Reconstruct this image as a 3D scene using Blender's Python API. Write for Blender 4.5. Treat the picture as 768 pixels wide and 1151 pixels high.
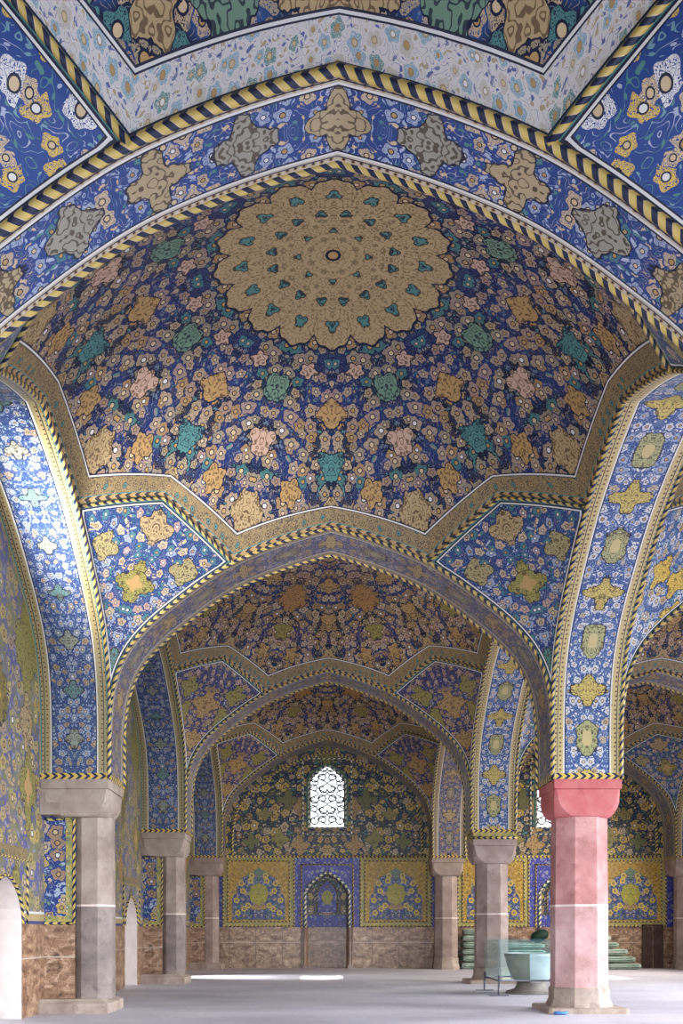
import bpy, bmesh, math, random
from mathutils import Vector
random.seed(7)
SC = bpy.context.scene
COL = SC.collection
PI = math.pi
for o in list(bpy.data.objects):
    bpy.data.objects.remove(o)

# ------------------------------------------------------------------ camera
F_PX, PX, HZ = 1050.0, 364.4, 1045.0
cd = bpy.data.cameras.new('camera'); cam = bpy.data.objects.new('camera', cd); COL.objects.link(cam)
cd.sensor_fit = 'HORIZONTAL'; cd.sensor_width = 36.0; cd.lens = F_PX / 768 * 36
cd.shift_x = (384 - PX) / 768; cd.shift_y = (HZ - 575.5) / 768
cam.location = (-0.1375, 0, 1.67); cam.rotation_euler = (PI / 2, 0, 0)
cd.clip_start = 0.05; cd.clip_end = 400
SC.camera = cam

# ------------------------------------------------------------------ light and exposure
SC.view_settings.view_transform = 'Standard'; SC.view_settings.look = 'None'
SC.view_settings.gamma = 1.0; SC.view_settings.use_curve_mapping = False
SC.view_settings.exposure = -0.1
W = bpy.data.worlds.new('sky'); SC.world = W; W.use_nodes = True
wt = W.node_tree; bg = wt.nodes['Background']; bg.inputs[1].default_value = 3.0
_tc = wt.nodes.new('ShaderNodeTexCoord'); _sx = wt.nodes.new('ShaderNodeSeparateXYZ'); _rp = wt.nodes.new('ShaderNodeValToRGB')
wt.links.new(_tc.outputs['Generated'], _sx.inputs[0]); wt.links.new(_sx.outputs[2], _rp.inputs[0]); wt.links.new(_rp.outputs[0], bg.inputs[0])
_rp.color_ramp.elements[0].position = 0.0; _rp.color_ramp.elements[0].color = (0.12, 0.11, 0.10, 1)
_rp.color_ramp.elements[1].position = 0.02; _rp.color_ramp.elements[1].color = (0.86, 0.93, 1.0, 1)
def sun(name, energy, direction, color, angle):
    l = bpy.data.lights.new(name, 'SUN'); l.energy = energy; l.angle = math.radians(angle); l.color = color
    o = bpy.data.objects.new(name, l); COL.objects.link(o); o.location = (0, 60, 40)
    o.rotation_euler = Vector(direction).to_track_quat('-Z', 'Y').to_euler()
def area(name, loc, direction, sx, sy, power, color, spread=180):
    l = bpy.data.lights.new(name, 'AREA'); l.shape = 'RECTANGLE'; l.size = sx; l.size_y = sy; l.energy = power; l.color = color; l.spread = math.radians(spread)
    o = bpy.data.objects.new(name, l); COL.objects.link(o); o.location = loc
    o.rotation_euler = Vector(direction).to_track_quat('-Z', 'Z').to_euler()
sun('sunlight', 20.0, (-0.02, -0.74, -0.67), (1.0, 0.95, 0.86), 0.6)
COOL, DAY, WARM = (0.84, 0.92, 1.0), (0.95, 0.97, 1.0), (1.0, 0.92, 0.80)
area('courtyard_daylight', (16.3, 4.3, 5.0), (-1, 0.05, -0.7), 7.5, 4.5, 1600, COOL, 105)
area('courtyard_daylight_middle', (16.3, 14.2, 5.0), (-1, 0, -0.7), 7.5, 4.5, 1500, DAY, 105)
area('courtyard_daylight_far', (16.3, 24.4, 5.0), (-1, 0, -0.7), 7.5, 4.5, 1000, DAY, 105)
area('far_end_fill', (16.0, 34.6, 5.0), (-1, 0.15, -0.55), 7.0, 4.0, 1900, WARM, 120)  # added warm fill that brightens the dim far end
area('entrance_daylight', (1.5, -1.6, 5.0), (0, 1, -0.6), 13.0, 4.8, 2000, COOL, 105)
area('soffit_fill', (-6.5, 12.7, 6.0), (0.5, 0.9, 0.66), 1.2, 2.2, 240, (1.0, 0.95, 0.88), 55)  # added lamp aimed to brighten the left soffit
area('doorway_daylight', (-5.95, 33.0, 1.5), (1, 0, -0.5), 1.2, 1.6, 130, DAY, 60)

# ------------------------------------------------------------------ node shorthand
def lin(c):
    c = c / 255.0
    return c / 12.92 if c <= 0.04045 else ((c + 0.055) / 1.055) ** 2.4
def S(r, g, b): return (lin(r), lin(g), lin(b), 1.0)

class T:
    """a material's node tree with arithmetic on sockets"""
    def __init__(s, name, rough=0.45, spec=0.4, metal=0.0):
        s.m = bpy.data.materials.new(name); s.m.use_nodes = True
        s.t = s.m.node_tree; s.b = s.t.nodes['Principled BSDF']
        s.b.inputs['Roughness'].default_value = rough; s.b.inputs['Specular IOR Level'].default_value = spec
        s.b.inputs['Metallic'].default_value = metal
    def put(s, sock, v):
        if isinstance(v, E): s.t.links.new(v.s, sock)
        else: sock.default_value = v
    def node(s, kind, **kw):
        n = s.t.nodes.new(kind)
        for k, v in kw.items(): setattr(n, k, v)
        return n
    def math(s, op, a, b=0.0, c=0.0):
        n = s.node('ShaderNodeMath', operation=op)
        s.put(n.inputs[0], a); s.put(n.inputs[1], b); s.put(n.inputs[2], c)
        return E(s, n.outputs[0])
    def comb(s, x, y, z=0.0):
        n = s.node('ShaderNodeCombineXYZ'); s.put(n.inputs[0], x); s.put(n.inputs[1], y); s.put(n.inputs[2], z)
        return E(s, n.outputs[0])
    def sep(s, v):
        n = s.node('ShaderNodeSeparateXYZ'); s.put(n.inputs[0], v)
        return [E(s, o) for o in n.outputs]
    def uv(s, name):
        n = s.node('ShaderNodeUVMap', uv_map=name)
        return s.sep(E(s, n.outputs[0]))[:2]
    def objco(s):
        n = s.node('ShaderNodeTexCoord'); return E(s, n.outputs['Object'])
    def noise(s, v, scale, detail=2.0, rough=0.5):
        n = s.node('ShaderNodeTexNoise'); s.put(n.inputs['Vector'], v)
        n.inputs['Scale'].default_value = scale; n.inputs['Detail'].default_value = detail; n.inputs['Roughness'].default_value = rough
        return E(s, n.outputs[0])
    def voro(s, v, scale, rnd=0.85, dims='2D', feature='F1'):
        n = s.node('ShaderNodeTexVoronoi', voronoi_dimensions=dims, feature=feature); s.put(n.inputs['Vector'], v)
        n.inputs['Scale'].default_value = scale; n.inputs['Randomness'].default_value = rnd
        if feature != 'F1': return E(s, n.outputs['Distance'])
        return E(s, n.outputs['Distance']), E(s, n.outputs['Color']), E(s, n.outputs['Position'])
    def mix(s, f, a, b):
        n = s.node('ShaderNodeMix', data_type='RGBA')
        s.put(n.inputs[0], f); s.put(n.inputs[6], a); s.put(n.inputs[7], b)
        return E(s, n.outputs[2])
    def ramp(s, f, stops, interp='CONSTANT'):
        n = s.node('ShaderNodeValToRGB'); s.put(n.inputs[0], f); r = n.color_ramp; r.interpolation = interp
        while len(r.elements) < len(stops): r.elements.new(0.5)
        for e, (p, c) in zip(r.elements, stops): e.position = p; e.color = c
        return E(s, n.outputs[0])
    def bump(s, h, strength=0.3, dist=0.02):
        n = s.node('ShaderNodeBump'); n.inputs['Strength'].default_value = strength; n.inputs['Distance'].default_value = dist
        s.put(n.inputs['Height'], h); s.t.links.new(n.outputs[0], s.b.inputs['Normal'])
    def done(s, col): s.put(s.b.inputs['Base Color'], col); return s.m

class E:
    def __init__(s, t, sock): s.t = t; s.s = sock
    def __add__(s, o): return s.t.math('ADD', s, o)
    __radd__ = __add__
    def __sub__(s, o): return s.t.math('SUBTRACT', s, o)
    def __rsub__(s, o): return s.t.math('SUBTRACT', o, s)
    def __mul__(s, o): return s.t.math('MULTIPLY', s, o)
    __rmul__ = __mul__
    def __truediv__(s, o): return s.t.math('DIVIDE', s, o)
    def __lt__(s, o): return s.t.math('LESS_THAN', s, o)
    def __gt__(s, o): return s.t.math('GREATER_THAN', s, o)
    def abs(s): return s.t.math('ABSOLUTE', s)
    def cos(s): return s.t.math('COSINE', s)
    def sin(s): return s.t.math('SINE', s)
    def fract(s): return s.t.math('FRACT', s)
    def sqrt(s): return s.t.math('SQRT', s)
    def ping(s, k): return s.t.math('PINGPONG', s, k)
    def min(s, o): return s.t.math('MINIMUM', s, o)
    def max(s, o): return s.t.math('MAXIMUM', s, o)
    def atan2(s, o): return s.t.math('ARCTAN2', s, o)

# glaze colours
NAVY, COBALT, AZURE = S(16, 24, 52), S(26, 44, 98), S(42, 76, 132)
CREAM, PINKISH, WHITE = S(196, 176, 140), S(190, 160, 142), S(212, 212, 210)
OCHRE, YELLOW, OLIVE = S(172, 140, 92), S(206, 176, 84), S(142, 136, 74)
TURQ, GREEN, VIOLET = S(78, 128, 126), S(106, 136, 116), S(66, 66, 130)
TAN, PALE = S(172, 150, 112), S(160, 172, 192)

def floral(t, x, y, s, ground, cols, leaf, seed=0.0, leafy=0.27, core=NAVY, vine=0.055, size=1.0, ground2=None):
    """arabesque: petalled rosettes with dark outlines, leaves and curling stems"""
    sx, sy = x * s + seed * 3.7, y * s + seed * 1.9
    v = t.comb(sx, sy)
    if ground2 is not None:
        ground = t.mix((t.noise(v, 0.5, 2.0) - 0.42) * 5.0, ground, ground2)
    d, c, p = t.voro(v, 1.0, 0.8)
    r1, r2, r3 = t.sep(c); qx, qy, _ = t.sep(p)
    ang = (sy - qy).atan2(sx - qx)
    R = (r1 * 0.2 + 0.23) * size
    rr = R * ((ang * 5.0 + r2 * 6.0).cos() * 0.13 + (ang * 2.0 + r1 * 9.0).cos() * 0.14 + 1.0)
    fcol = t.mix(((t.noise(v, 7.0, 1.0) * 6.0).fract() - 0.5).abs() < 0.14, t.ramp(r3, cols), ground)
    n = t.noise(v, 1.35, 1.0)
    stem = ((n * 9.0).fract() - 0.5).abs() < vine
    d2, c2, _ = t.voro(t.comb(sx + (n - 0.5) * 1.2, sy * 1.25 - (n - 0.5)), 2.5, 0.95)
    e1, e2, _ = t.sep(c2)
    lf = (d2 < leafy) * (e1 > 0.4)
    lcol = t.ramp(e2, leaf)
    col = t.mix(stem, ground, lcol)
    col = t.mix(lf, col, lcol)
    col = t.mix((rr + 0.085) > d, col, ground)
    col = t.mix(rr > d, col, fcol)
    col = t.mix((R * 0.44) > d, col, core)
    col = t.mix((R * 0.3) > d, col, t.ramp(r2, [(0, CREAM), (0.4, OCHRE), (0.85, WHITE)]))
    return col

def filigree(t, x, y, s):
    """0/1 mask of fine scrolls drawn on the pale medallions"""
    n = t.noise(t.comb(x, y), s, 1.0)
    m = ((n * 5.0).fract() - 0.5).abs() < 0.15
    m.w = t.noise(t.comb(x, y), 5.5, 2.0) * 0.9 + 0.55
    return m

def medallion(t, col, x, y, cx, cy, R, k, base, dark, fil, lob=0.16, sq=1.0, inner=None, edge=NAVY):
    dx, dy = x - cx, (y - cy) * (1.0 / sq)
    R = R * fil.w
    d = (dx * dx + dy * dy).sqrt(); a = dy.atan2(dx)
    rr = ((a * k).cos() * lob + 1.0) * R
    col = t.mix((rr + 0.022) > d, col, edge)
    col = t.mix(rr > d, col, t.mix(fil * 0.85, base, dark))
    if inner is not None:
        col = t.mix((rr * 0.42) > d, col, inner)
    return col

def chev(t, u, v, period, a=YELLOW, b=NAVY):
    f = (u / period + v.abs() * 1.0).fract()
    col = t.mix(f < 0.5, b, a)
    return t.mix((f - 0.5).abs() < 0.04, col, CREAM)

DARKLINE = S(70, 56, 40)
COLS_DOME = [(0, S(178, 158, 128)), (0.30, S(168, 144, 128)), (0.52, OCHRE), (0.66, S(160, 148, 122)), (0.9, TURQ)]
LEAF_DOME = [(0, S(140, 132, 124)), (0.35, S(96, 112, 136)), (0.7, TURQ), (0.9, OCHRE)]
COLS_COOL = [(0, WHITE), (0.35, CREAM), (0.65, PALE), (0.82, TURQ), (0.93, YELLOW)]
LEAF_COOL = [(0, PALE), (0.4, CREAM), (0.7, TURQ)]
COLS_YEL = [(0, YELLOW), (0.4, CREAM), (0.7, OCHRE), (0.9, PALE)]
LEAF_YEL = [(0, OLIVE), (0.5, CREAM), (0.75, TURQ)]

def mat_dome(name, meds, sham, s=4.0, ground=COBALT, cols=COLS_DOME, leaf=LEAF_DOME, base=TAN):
    t = T(name, 0.45, 0.22)
    x, y = t.uv('UVMap')
    r = (x * x + y * y).sqrt(); a = y.atan2(x)
    fa = (a + 4 * PI).ping(PI / 8)
    px, py = r * fa.cos(), r * fa.sin()
    col = floral(t, px, py, s, ground, cols, leaf, 1.0, ground2=NAVY, size=1.28)
    fil = filigree(t, px, py, 7.0)
    for (mr, ma, R, k, c, lob, sq, inner) in meds:
        ar = math.radians(ma)
        col = medallion(t, col, px, py, mr * math.cos(ar), mr * math.sin(ar), R, k, c, NAVY if c in (TURQ, GREEN) else S(92, 72, 50), fil, lob, sq, inner)
    if sham:
        a16 = (a + 4 * PI).fract() if False else ((a + 4 * PI) / (PI / 8) + 0.5).fract() * (PI / 8) - PI / 16
        # sixteen pointed petals: outer radius peaks mid-petal
        edge = (t.math('POWER', (a16 * 8.0).cos().max(0.0), 0.75) * 0.14 + 0.88 + (a16 * 48.0).cos() * 0.012) * sham
        col = t.mix((edge + 0.05) > r, col, NAVY)
        f2 = filigree(t, px, py, 8.0)
        body = t.mix(f2 * 0.55, base, DARKLINE)
        qx, qy = r * a16.cos(), r * a16.sin()
        col = t.mix(edge > r, col, body)
        a8 = (a + 4 * PI).ping(PI / 8); hx, hy = r * a8.cos(), r * a8.sin()
        for (cr, ca, R) in ((sham * 0.78, 0.0, 0.085), (sham * 0.78, PI / 8, 0.085), (sham * 0.52, PI / 16, 0.065), (sham * 0.3, 0.0, 0.04)):
            col = medallion(t, col, hx, hy, cr * math.cos(ca), cr * math.sin(ca), R, 3, TURQ, NAVY, fil, 0.3, 1.0, None, DARKLINE)
        col = t.mix(r < 0.12, col, NAVY); col = t.mix(r < 0.075, col, OCHRE)
    return t.done(col)

def lines(t, col, d, stops):
    """thin glazed lines parallel to an edge: stops = (from, to, colour)"""
    for a, b, c in stops:
        col = t.mix((d > a) * (d < b), col, c)
    return col

def mat_band(name, base, mark, rev=False, s=10.0):
    """the star-shaped border of a dome: v runs 0 (arch side) .. 0.42 (dome side)"""
    t = T(name, 0.42, 0.4)
    u, v = t.uv('UVMap')
    d, c, p = t.voro(t.comb(u, v), 5.2, 0.3); r1, r2, r3 = t.sep(c)
    fil = filigree(t, u, v, s)
    col = t.mix(fil * 0.8, base, mark)
    col = t.mix(d < 0.25, col, mark); col = t.mix(d < 0.2, col, t.ramp(r1, [(0, base), (0.55, TURQ), (0.8, OCHRE)])); col = t.mix(d < 0.08, col, mark)
    col = t.mix(v < 0.115, col, chev(t, u, (v - 0.075) * 9.0, 0.2, t.mix(0.3, mark, NAVY), OCHRE) if rev else TURQ)
    col = lines(t, col, v, [(0.105, 0.12, TURQ), (0.0, 0.03, TURQ), (0.385, 0.41, WHITE), (0.41, 0.43, NAVY), (0.372, 0.385, NAVY)])
    return t.done(col)

def mat_pend(name, s, ground, cols, leaf, meds, size=1.0, leafy=0.27):
    t = T(name, 0.42, 0.4)
    x, y = t.uv('UVMap'); d, _ = t.uv('Edge')
    col = floral(t, x, y, s, ground, cols, leaf, 2.0, size=size, leafy=leafy)
    fil = filigree(t, x, y, 9.0)
    for (cx, cy, R, k, c, lob, sq, inner) in meds:
        col = medallion(t, col, x, y, cx, cy, R, k, c, DARKLINE, fil, lob, sq, inner)
    col = lines(t, col, d, [(0.0, 0.07, TURQ), (0.05, 0.075, NAVY), (0.075, 0.1, WHITE), (0.1, 0.115, NAVY)])
    return t.done(col)

def mat_soffit(name, half, s=4.4, ground=AZURE, cols=COLS_COOL, leaf=LEAF_COOL, a=YELLOW, b=GREEN, strip=CREAM, pitch=1.9, border=0.2, size=1.0, heart=True, fs=10.0):
    """arch intrados: UV x = length from the springing, y = offset from the middle of the arch; Edge x = length from the apex"""
    t = T(name, 0.4, 0.45)
    u, v = t.uv('UVMap'); ua, _ = t.uv('Edge'); av = v.abs(); e = half - av
    col = floral(t, ua, av, s, ground, cols, leaf, 3.0)
    fil = filigree(t, ua, av, fs)
    m = ((ua + pitch * 0.25) / pitch).fract() * pitch
    col = medallion(t, col, m, av, pitch * 0.25, 0.0, 0.24 * size, 4, a, DARKLINE, fil, 0.3, 1.2)
    col = medallion(t, col, m, av, pitch * 0.75, 0.0, 0.27 * size, 2 if heart else 4, b, DARKLINE, fil, 0.25, 1.0, strip if heart else None)
    d, c, p = t.voro(t.comb(u, v), 11.0, 0.2)
    bcol = t.mix(d < 0.3, strip, OCHRE); bcol = t.mix(d < 0.16, bcol, NAVY)
    col = t.mix(e < border, col, bcol)
    col = lines(t, col, e, [(border - 0.005, border + 0.02, WHITE), (border + 0.02, border + 0.04, NAVY), (0.075, 0.09, NAVY), (0.0, 0.025, TURQ)])
    col = t.mix(u < 0.12, col, chev(t, v, (u - 0.06) * 8.0, 0.16))
    return t.done(col)

def mat_rope(name, a=S(196, 172, 96), b=S(22, 32, 62), period=0.17):
    t = T(name, 0.4, 0.4)
    u, v = t.uv('UVMap')
    return t.done(chev(t, u, (v - 0.5) * 1.6, period, a, b))

def mat_stone(name, c1, c2, c3, rough=0.7, scale=1.0, spec=0.3, grain=0.35):
    t = T(name, rough, spec)
    o = t.objco()
    n = t.noise(o, 1.3 * scale, 5.0, 0.6); g = t.noise(o, 42.0 * scale, 3.0, 0.7); b = t.noise(o, 4.5 * scale, 4.0, 0.65)
    col = t.ramp(n, [(0.32, c1), (0.5, c2), (0.7, c3)], 'LINEAR')
    col = t.mix((g - 0.5) * 1.6 * grain + 0.12, col, c3)
    col = t.mix(((b - 0.56) * 4.0).max(0.0).min(0.5), col, c1)
    t.bump(g, 0.25, 0.01)
    return t.done(col)

M = {}
M['dome'] = mat_dome('dome_mosaic', [
    (3.0, 0, 0.25, 4, OCHRE, 0.12, 1.0, None), (2.62, 22.5, 0.23, 3, GREEN, 0.22, 1.0, None),
    (3.95, 0, 0.26, 3, TURQ, 0.25, 1.0, None), (3.62, 22.5, 0.25, 4, PINKISH, 0.2, 1.0, None),
    (4.95, 22.5, 0.36, 5, TAN, 0.12, 1.0, None), (4.95, 0, 0.34, 4, TAN, 0.14, 1.0, None), (4.45, 11.5, 0.22, 5, OCHRE, 0.15, 1.0, None),
    (2.25, 11, 0.13, 5, PINKISH, 0.2, 1.0, None)], 1.78)
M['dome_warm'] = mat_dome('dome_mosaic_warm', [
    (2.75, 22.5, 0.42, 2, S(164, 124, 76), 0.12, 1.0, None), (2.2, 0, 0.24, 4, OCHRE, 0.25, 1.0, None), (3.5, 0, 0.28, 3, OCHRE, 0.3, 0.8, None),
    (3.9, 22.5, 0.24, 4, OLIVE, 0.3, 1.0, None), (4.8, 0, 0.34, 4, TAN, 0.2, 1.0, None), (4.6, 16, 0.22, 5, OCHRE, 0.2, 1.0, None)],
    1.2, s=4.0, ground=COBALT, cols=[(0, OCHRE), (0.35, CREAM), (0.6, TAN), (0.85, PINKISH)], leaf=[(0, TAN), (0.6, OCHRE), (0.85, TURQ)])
M['dome_front'] = mat_dome('dome_mosaic_front', [
    (4.7, 14, 0.34, 3, GREEN, 0.3, 1.0, None), (4.4, 2, 0.5, 4, TAN, 0.22, 1.0, None), (4.85, 22.5, 0.26, 3, TAN, 0.25, 1.0, None),
    (3.6, 22.5, 0.4, 4, TAN, 0.2, 1.0, None), (3.7, 8, 0.25, 4, OCHRE, 0.2, 1.0, None)],
    1.7, s=3.3, ground=AZURE, cols=COLS_DOME)
def mat_band_front():
    t = T('white_star_border', 0.42, 0.4); u, v = t.uv('UVMap')
    col = floral(t, u, v, 6.0, S(200, 198, 196), [(0, S(120, 158, 176)), (0.5, S(176, 172, 160)), (0.8, TURQ)], [(0, S(84, 96, 150)), (0.35, S(166, 150, 120)), (0.7, S(110, 118, 150))], 2.0, 0.26, S(150, 132, 96), 0.06)
    col = lines(t, col, v, [(0.0, 0.05, TURQ), (0.05, 0.065, NAVY), (0.37, 0.385, NAVY), (0.385, 0.41, WHITE), (0.41, 0.44, NAVY)])
    return t.done(col)
M['band_front'] = mat_band_front()
M['band'] = mat_band('tan_star_border', S(146, 126, 88), S(62, 58, 58), True, s=13.0)
M['pend_front'] = mat_pend('front_spandrel_mosaic', 3.3, S(30, 64, 130), [(0, YELLOW), (0.45, WHITE), (0.62, CREAM), (0.85, PALE)],
                           [(0, TURQ), (0.5, PALE), (0.8, S(110, 150, 160))], [], 1.15, 0.2)
M['pend_bright'] = mat_pend('bright_spandrel_mosaic', 4.6, S(32, 72, 130), [(0, WHITE), (0.4, PALE), (0.65, YELLOW), (0.85, CREAM)],
                            [(0, PALE), (0.4, WHITE), (0.7, S(110, 160, 160))], [(0.35, 4.1, 0.26, 4, YELLOW, 0.25, 1.2, None), (0.7, 3.4, 0.22, 4, YELLOW, 0.25, 1.2, None)], size=1.2, leafy=0.36)
M['pend'] = mat_pend('spandrel_mosaic', 4.4, S(30, 56, 112), [(0, CREAM), (0.3, PALE), (0.55, PINKISH), (0.8, TURQ)], LEAF_COOL,
                     [(0.0, 3.95, 0.34, 4, OLIVE, 0.25, 1.0, OCHRE), (0.9, 4.45, 0.26, 4, S(156, 146, 104), 0.2, 1.0, None), (0.62, 2.9, 0.2, 4, GREEN, 0.22, 1.4, None),
                      (0.0, 5.1, 0.3, 4, TAN, 0.2, 0.8, None), (0.0, 2.35, 0.16, 4, TURQ, 0.2, 1.3, None), (1.15, 3.75, 0.24, 3, GREEN, 0.22, 1.2, None)], size=1.1)
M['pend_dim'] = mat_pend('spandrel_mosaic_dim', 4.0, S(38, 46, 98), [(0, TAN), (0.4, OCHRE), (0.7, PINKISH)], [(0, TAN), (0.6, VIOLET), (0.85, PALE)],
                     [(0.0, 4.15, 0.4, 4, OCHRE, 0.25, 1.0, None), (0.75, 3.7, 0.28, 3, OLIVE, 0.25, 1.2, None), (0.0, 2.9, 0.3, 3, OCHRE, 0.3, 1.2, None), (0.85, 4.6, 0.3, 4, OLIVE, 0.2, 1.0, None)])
M['sof_t'] = mat_soffit('transverse_arch_mosaic', 0.52, s=4.3, ground=S(34, 64, 126), cols=[(0, PALE), (0.5, CREAM), (0.85, TURQ)], a=S(166, 150, 118), b=S(146, 144, 132), strip=S(186, 178, 162), pitch=1.9, border=0.12, size=1.0, heart=False, fs=7.0)
M['sof'] = mat_soffit('arch_mosaic', 0.67, s=5.0, cols=[(0, WHITE), (0.5, PALE), (0.8, CREAM)], leaf=[(0, PALE), (0.6, WHITE)], a=S(188, 168, 92), b=S(160, 160, 112), strip=S(186, 170, 120))
M['sof_l'] = mat_soffit('wall_arch_mosaic', 0.67, s=6.0, ground=S(34, 58, 112), cols=[(0, PALE), (0.4, S(150, 160, 156)), (0.7, TAN)], leaf=[(0, PALE), (0.6, S(110, 136, 150))], a=S(96, 130, 130), b=S(136, 144, 132), strip=S(158, 148, 108), size=0.55, heart=False)
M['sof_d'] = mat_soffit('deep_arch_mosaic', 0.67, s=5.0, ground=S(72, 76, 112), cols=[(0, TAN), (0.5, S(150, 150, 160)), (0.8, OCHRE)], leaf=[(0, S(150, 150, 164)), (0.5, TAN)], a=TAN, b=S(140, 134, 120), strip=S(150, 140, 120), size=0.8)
M['rope'] = mat_rope('rope_moulding_glaze')
M['rope_w'] = mat_rope('rope_moulding_white', S(226, 222, 196), S(32, 66, 92), 0.22)
M['pink'] = mat_stone('pink_stone', S(146, 92, 92), S(176, 120, 118), S(204, 158, 154))
M['pinkpale'] = mat_stone('worn_pink_stone', S(156, 116, 112), S(186, 148, 146), S(210, 180, 178))
M['cappink'] = mat_stone('red_capital_stone', S(160, 76, 80), S(186, 98, 100), S(200, 130, 126))
M['brownstone'] = mat_stone('brown_stone', S(122, 104, 98), S(152, 132, 124), S(182, 164, 156))
M['palestone'] = mat_stone('pale_stone', S(128, 112, 102), S(158, 142, 130), S(184, 170, 158))
M['sootstone'] = mat_stone('grimy_stone', S(96, 86, 84), S(130, 118, 114), S(164, 150, 142))
M['plinth'] = mat_stone('plinth_stone', S(124, 106, 96), S(160, 142, 130), S(190, 174, 164))
M['mortar'] = mat_stone('pale_mortar', S(206, 186, 176), S(222, 206, 198), S(232, 222, 216))

def grid_lines(t, u, v, pu, pv, w):
    gu = (u / pu).fract() * pu; gv = (v / pv).fract() * pv
    return (gu < w).max(gv < w)

def mat_dado():
    t = T('brown_marble', 0.3, 0.5)
    u, v = t.uv('UVMap'); p = t.comb(u, v)
    n = t.noise(p, 1.6, 6.0, 0.65); n2 = t.noise(t.comb(u * 1.0 + n * 1.5, v), 5.0, 5.0, 0.7)
    col = t.ramp(n2, [(0.34, S(78, 54, 40)), (0.45, S(128, 96, 74)), (0.55, S(166, 132, 106)), (0.68, S(212, 184, 158))], 'LINEAR')  # palest mottles also put glints of the polish into the colour
    col = t.mix(((n - 0.55) * 5.0).max(0.0).min(0.5), col, S(132, 92, 58))
    gu = (u / 1.15 + 0.31).fract(); gv = (v - 1.12).abs()
    col = t.mix((gu < 0.02), col, S(86, 68, 56))
    col = t.mix((gv < 0.012), col, S(192, 178, 164))
    t.bump(n2, 0.35, 0.02)
    return t.done(col)
M['dado'] = mat_dado()

def mat_floor():
    t = T('grey_plaster_floor', 0.55, 0.35)
    o = t.objco(); x, y, z = t.sep(o)
    n = t.noise(t.comb(x * 0.5, y), 0.5, 5.0, 0.6); g = t.noise(o, 9.0, 4.0, 0.7); f = t.noise(o, 60.0, 2.0)
    col = t.ramp(n, [(0.3, S(172, 168, 180)), (0.5, S(192, 188, 200)), (0.7, S(208, 204, 212))], 'LINEAR')
    col = t.mix(((g - 0.5) * 2.2).max(0.0).min(0.35), col, S(140, 134, 140))
    t.bump(f, 0.15, 0.005)
    return t.done(col)
M['floor'] = mat_floor()

def mat_plain(name, c, rough=0.6, spec=0.3, metal=0.0, var=0.12, scale=6.0):
    t = T(name, rough, spec, metal)
    n = t.noise(t.objco(), scale, 4.0, 0.6)
    k = [max(0.0, ch * (1 - 2.2 * var)) for ch in c[:3]]; h = [min(1.0, ch * (1 + 1.4 * var)) for ch in c[:3]]
    return t.done(t.ramp(n, [(0.3, (*k, 1)), (0.7, (*h, 1))], 'LINEAR'))
M['plaster'] = mat_plain('white_plaster', S(222, 212, 208), 0.8, 0.2, var=0.05, scale=3.0)
M['wood'] = mat_plain('dark_door_wood', S(74, 52, 46), 0.6, 0.3, var=0.25, scale=5.0)
M['grille'] = mat_plain('window_lattice', S(70, 72, 66), 0.7)
M['metal'] = mat_plain('dull_steel', S(96, 98, 108), 0.4, 0.5, 0.6)
M['tarp'] = mat_plain('green_canvas', S(158, 178, 162), 0.75, 0.25, var=0.16, scale=4.0)
M['tarp_b'] = mat_plain('grey_green_canvas', S(176, 192, 178), 0.75, 0.25, var=0.14, scale=4.0)
M['tarp_dark'] = mat_plain('dark_green_canvas', S(22, 52, 44), 0.7, 0.3, var=0.3, scale=7.0)
M['blue'] = mat_plain('blue_plastic', S(70, 130, 196), 0.4, 0.5, var=0.1)
M['basin'] = mat_stone('basin_stone', S(104, 90, 62), S(130, 116, 86), S(158, 144, 114), 0.7, 1.6)
M['basin_lit'] = mat_stone('basin_lit_side', S(196, 194, 196), S(218, 216, 218), S(236, 234, 234), 0.6, 1.6)  # basin stone with the brightness of its lit side in the colour
M['greenglaze'] = mat_plain('green_glaze', S(70, 116, 104), 0.4)
M['yellowglaze'] = mat_plain('yellow_glaze', S(204, 180, 92), 0.4, var=0.08)
M['navyglaze'] = mat_plain('navy_glaze', S(30, 38, 84), 0.4)
M['roof'] = mat_plain('roof_earth', S(150, 130, 110), 0.9)

def mat_glass():
    m = bpy.data.materials.new('barrier_glass'); m.use_nodes = True; t = m.node_tree; t.nodes.clear()
    out = t.nodes.new('ShaderNodeOutputMaterial'); mx = t.nodes.new('ShaderNodeMixShader'); tr = t.nodes.new('ShaderNodeBsdfTransparent')
    gl = t.nodes.new('ShaderNodeBsdfGlossy'); fr = t.nodes.new('ShaderNodeLayerWeight'); pw = t.nodes.new('ShaderNodeMath'); ad = t.nodes.new('ShaderNodeMath'); df = t.nodes.new('ShaderNodeBsdfDiffuse'); m2 = t.nodes.new('ShaderNodeMixShader')
    tr.inputs[0].default_value = S(244, 253, 253); gl.inputs['Roughness'].default_value = 0.03; pw.operation = 'POWER'; pw.inputs[1].default_value = 4.0; ad.operation = 'MULTIPLY_ADD'; ad.inputs[1].default_value = 0.5; ad.inputs[2].default_value = 0.025; t.links.new(fr.outputs['Facing'], pw.inputs[0]); t.links.new(pw.outputs[0], ad.inputs[0])
    df.inputs[0].default_value = S(150, 190, 206); m2.inputs[0].default_value = 0.05
    t.links.new(tr.outputs[0], m2.inputs[1]); t.links.new(df.outputs[0], m2.inputs[2])
    t.links.new(ad.outputs[0], mx.inputs[0]); t.links.new(m2.outputs[0], mx.inputs[1]); t.links.new(gl.outputs[0], mx.inputs[2]); t.links.new(mx.outputs[0], out.inputs[0])
    return m
M['glass'] = mat_glass()

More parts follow.
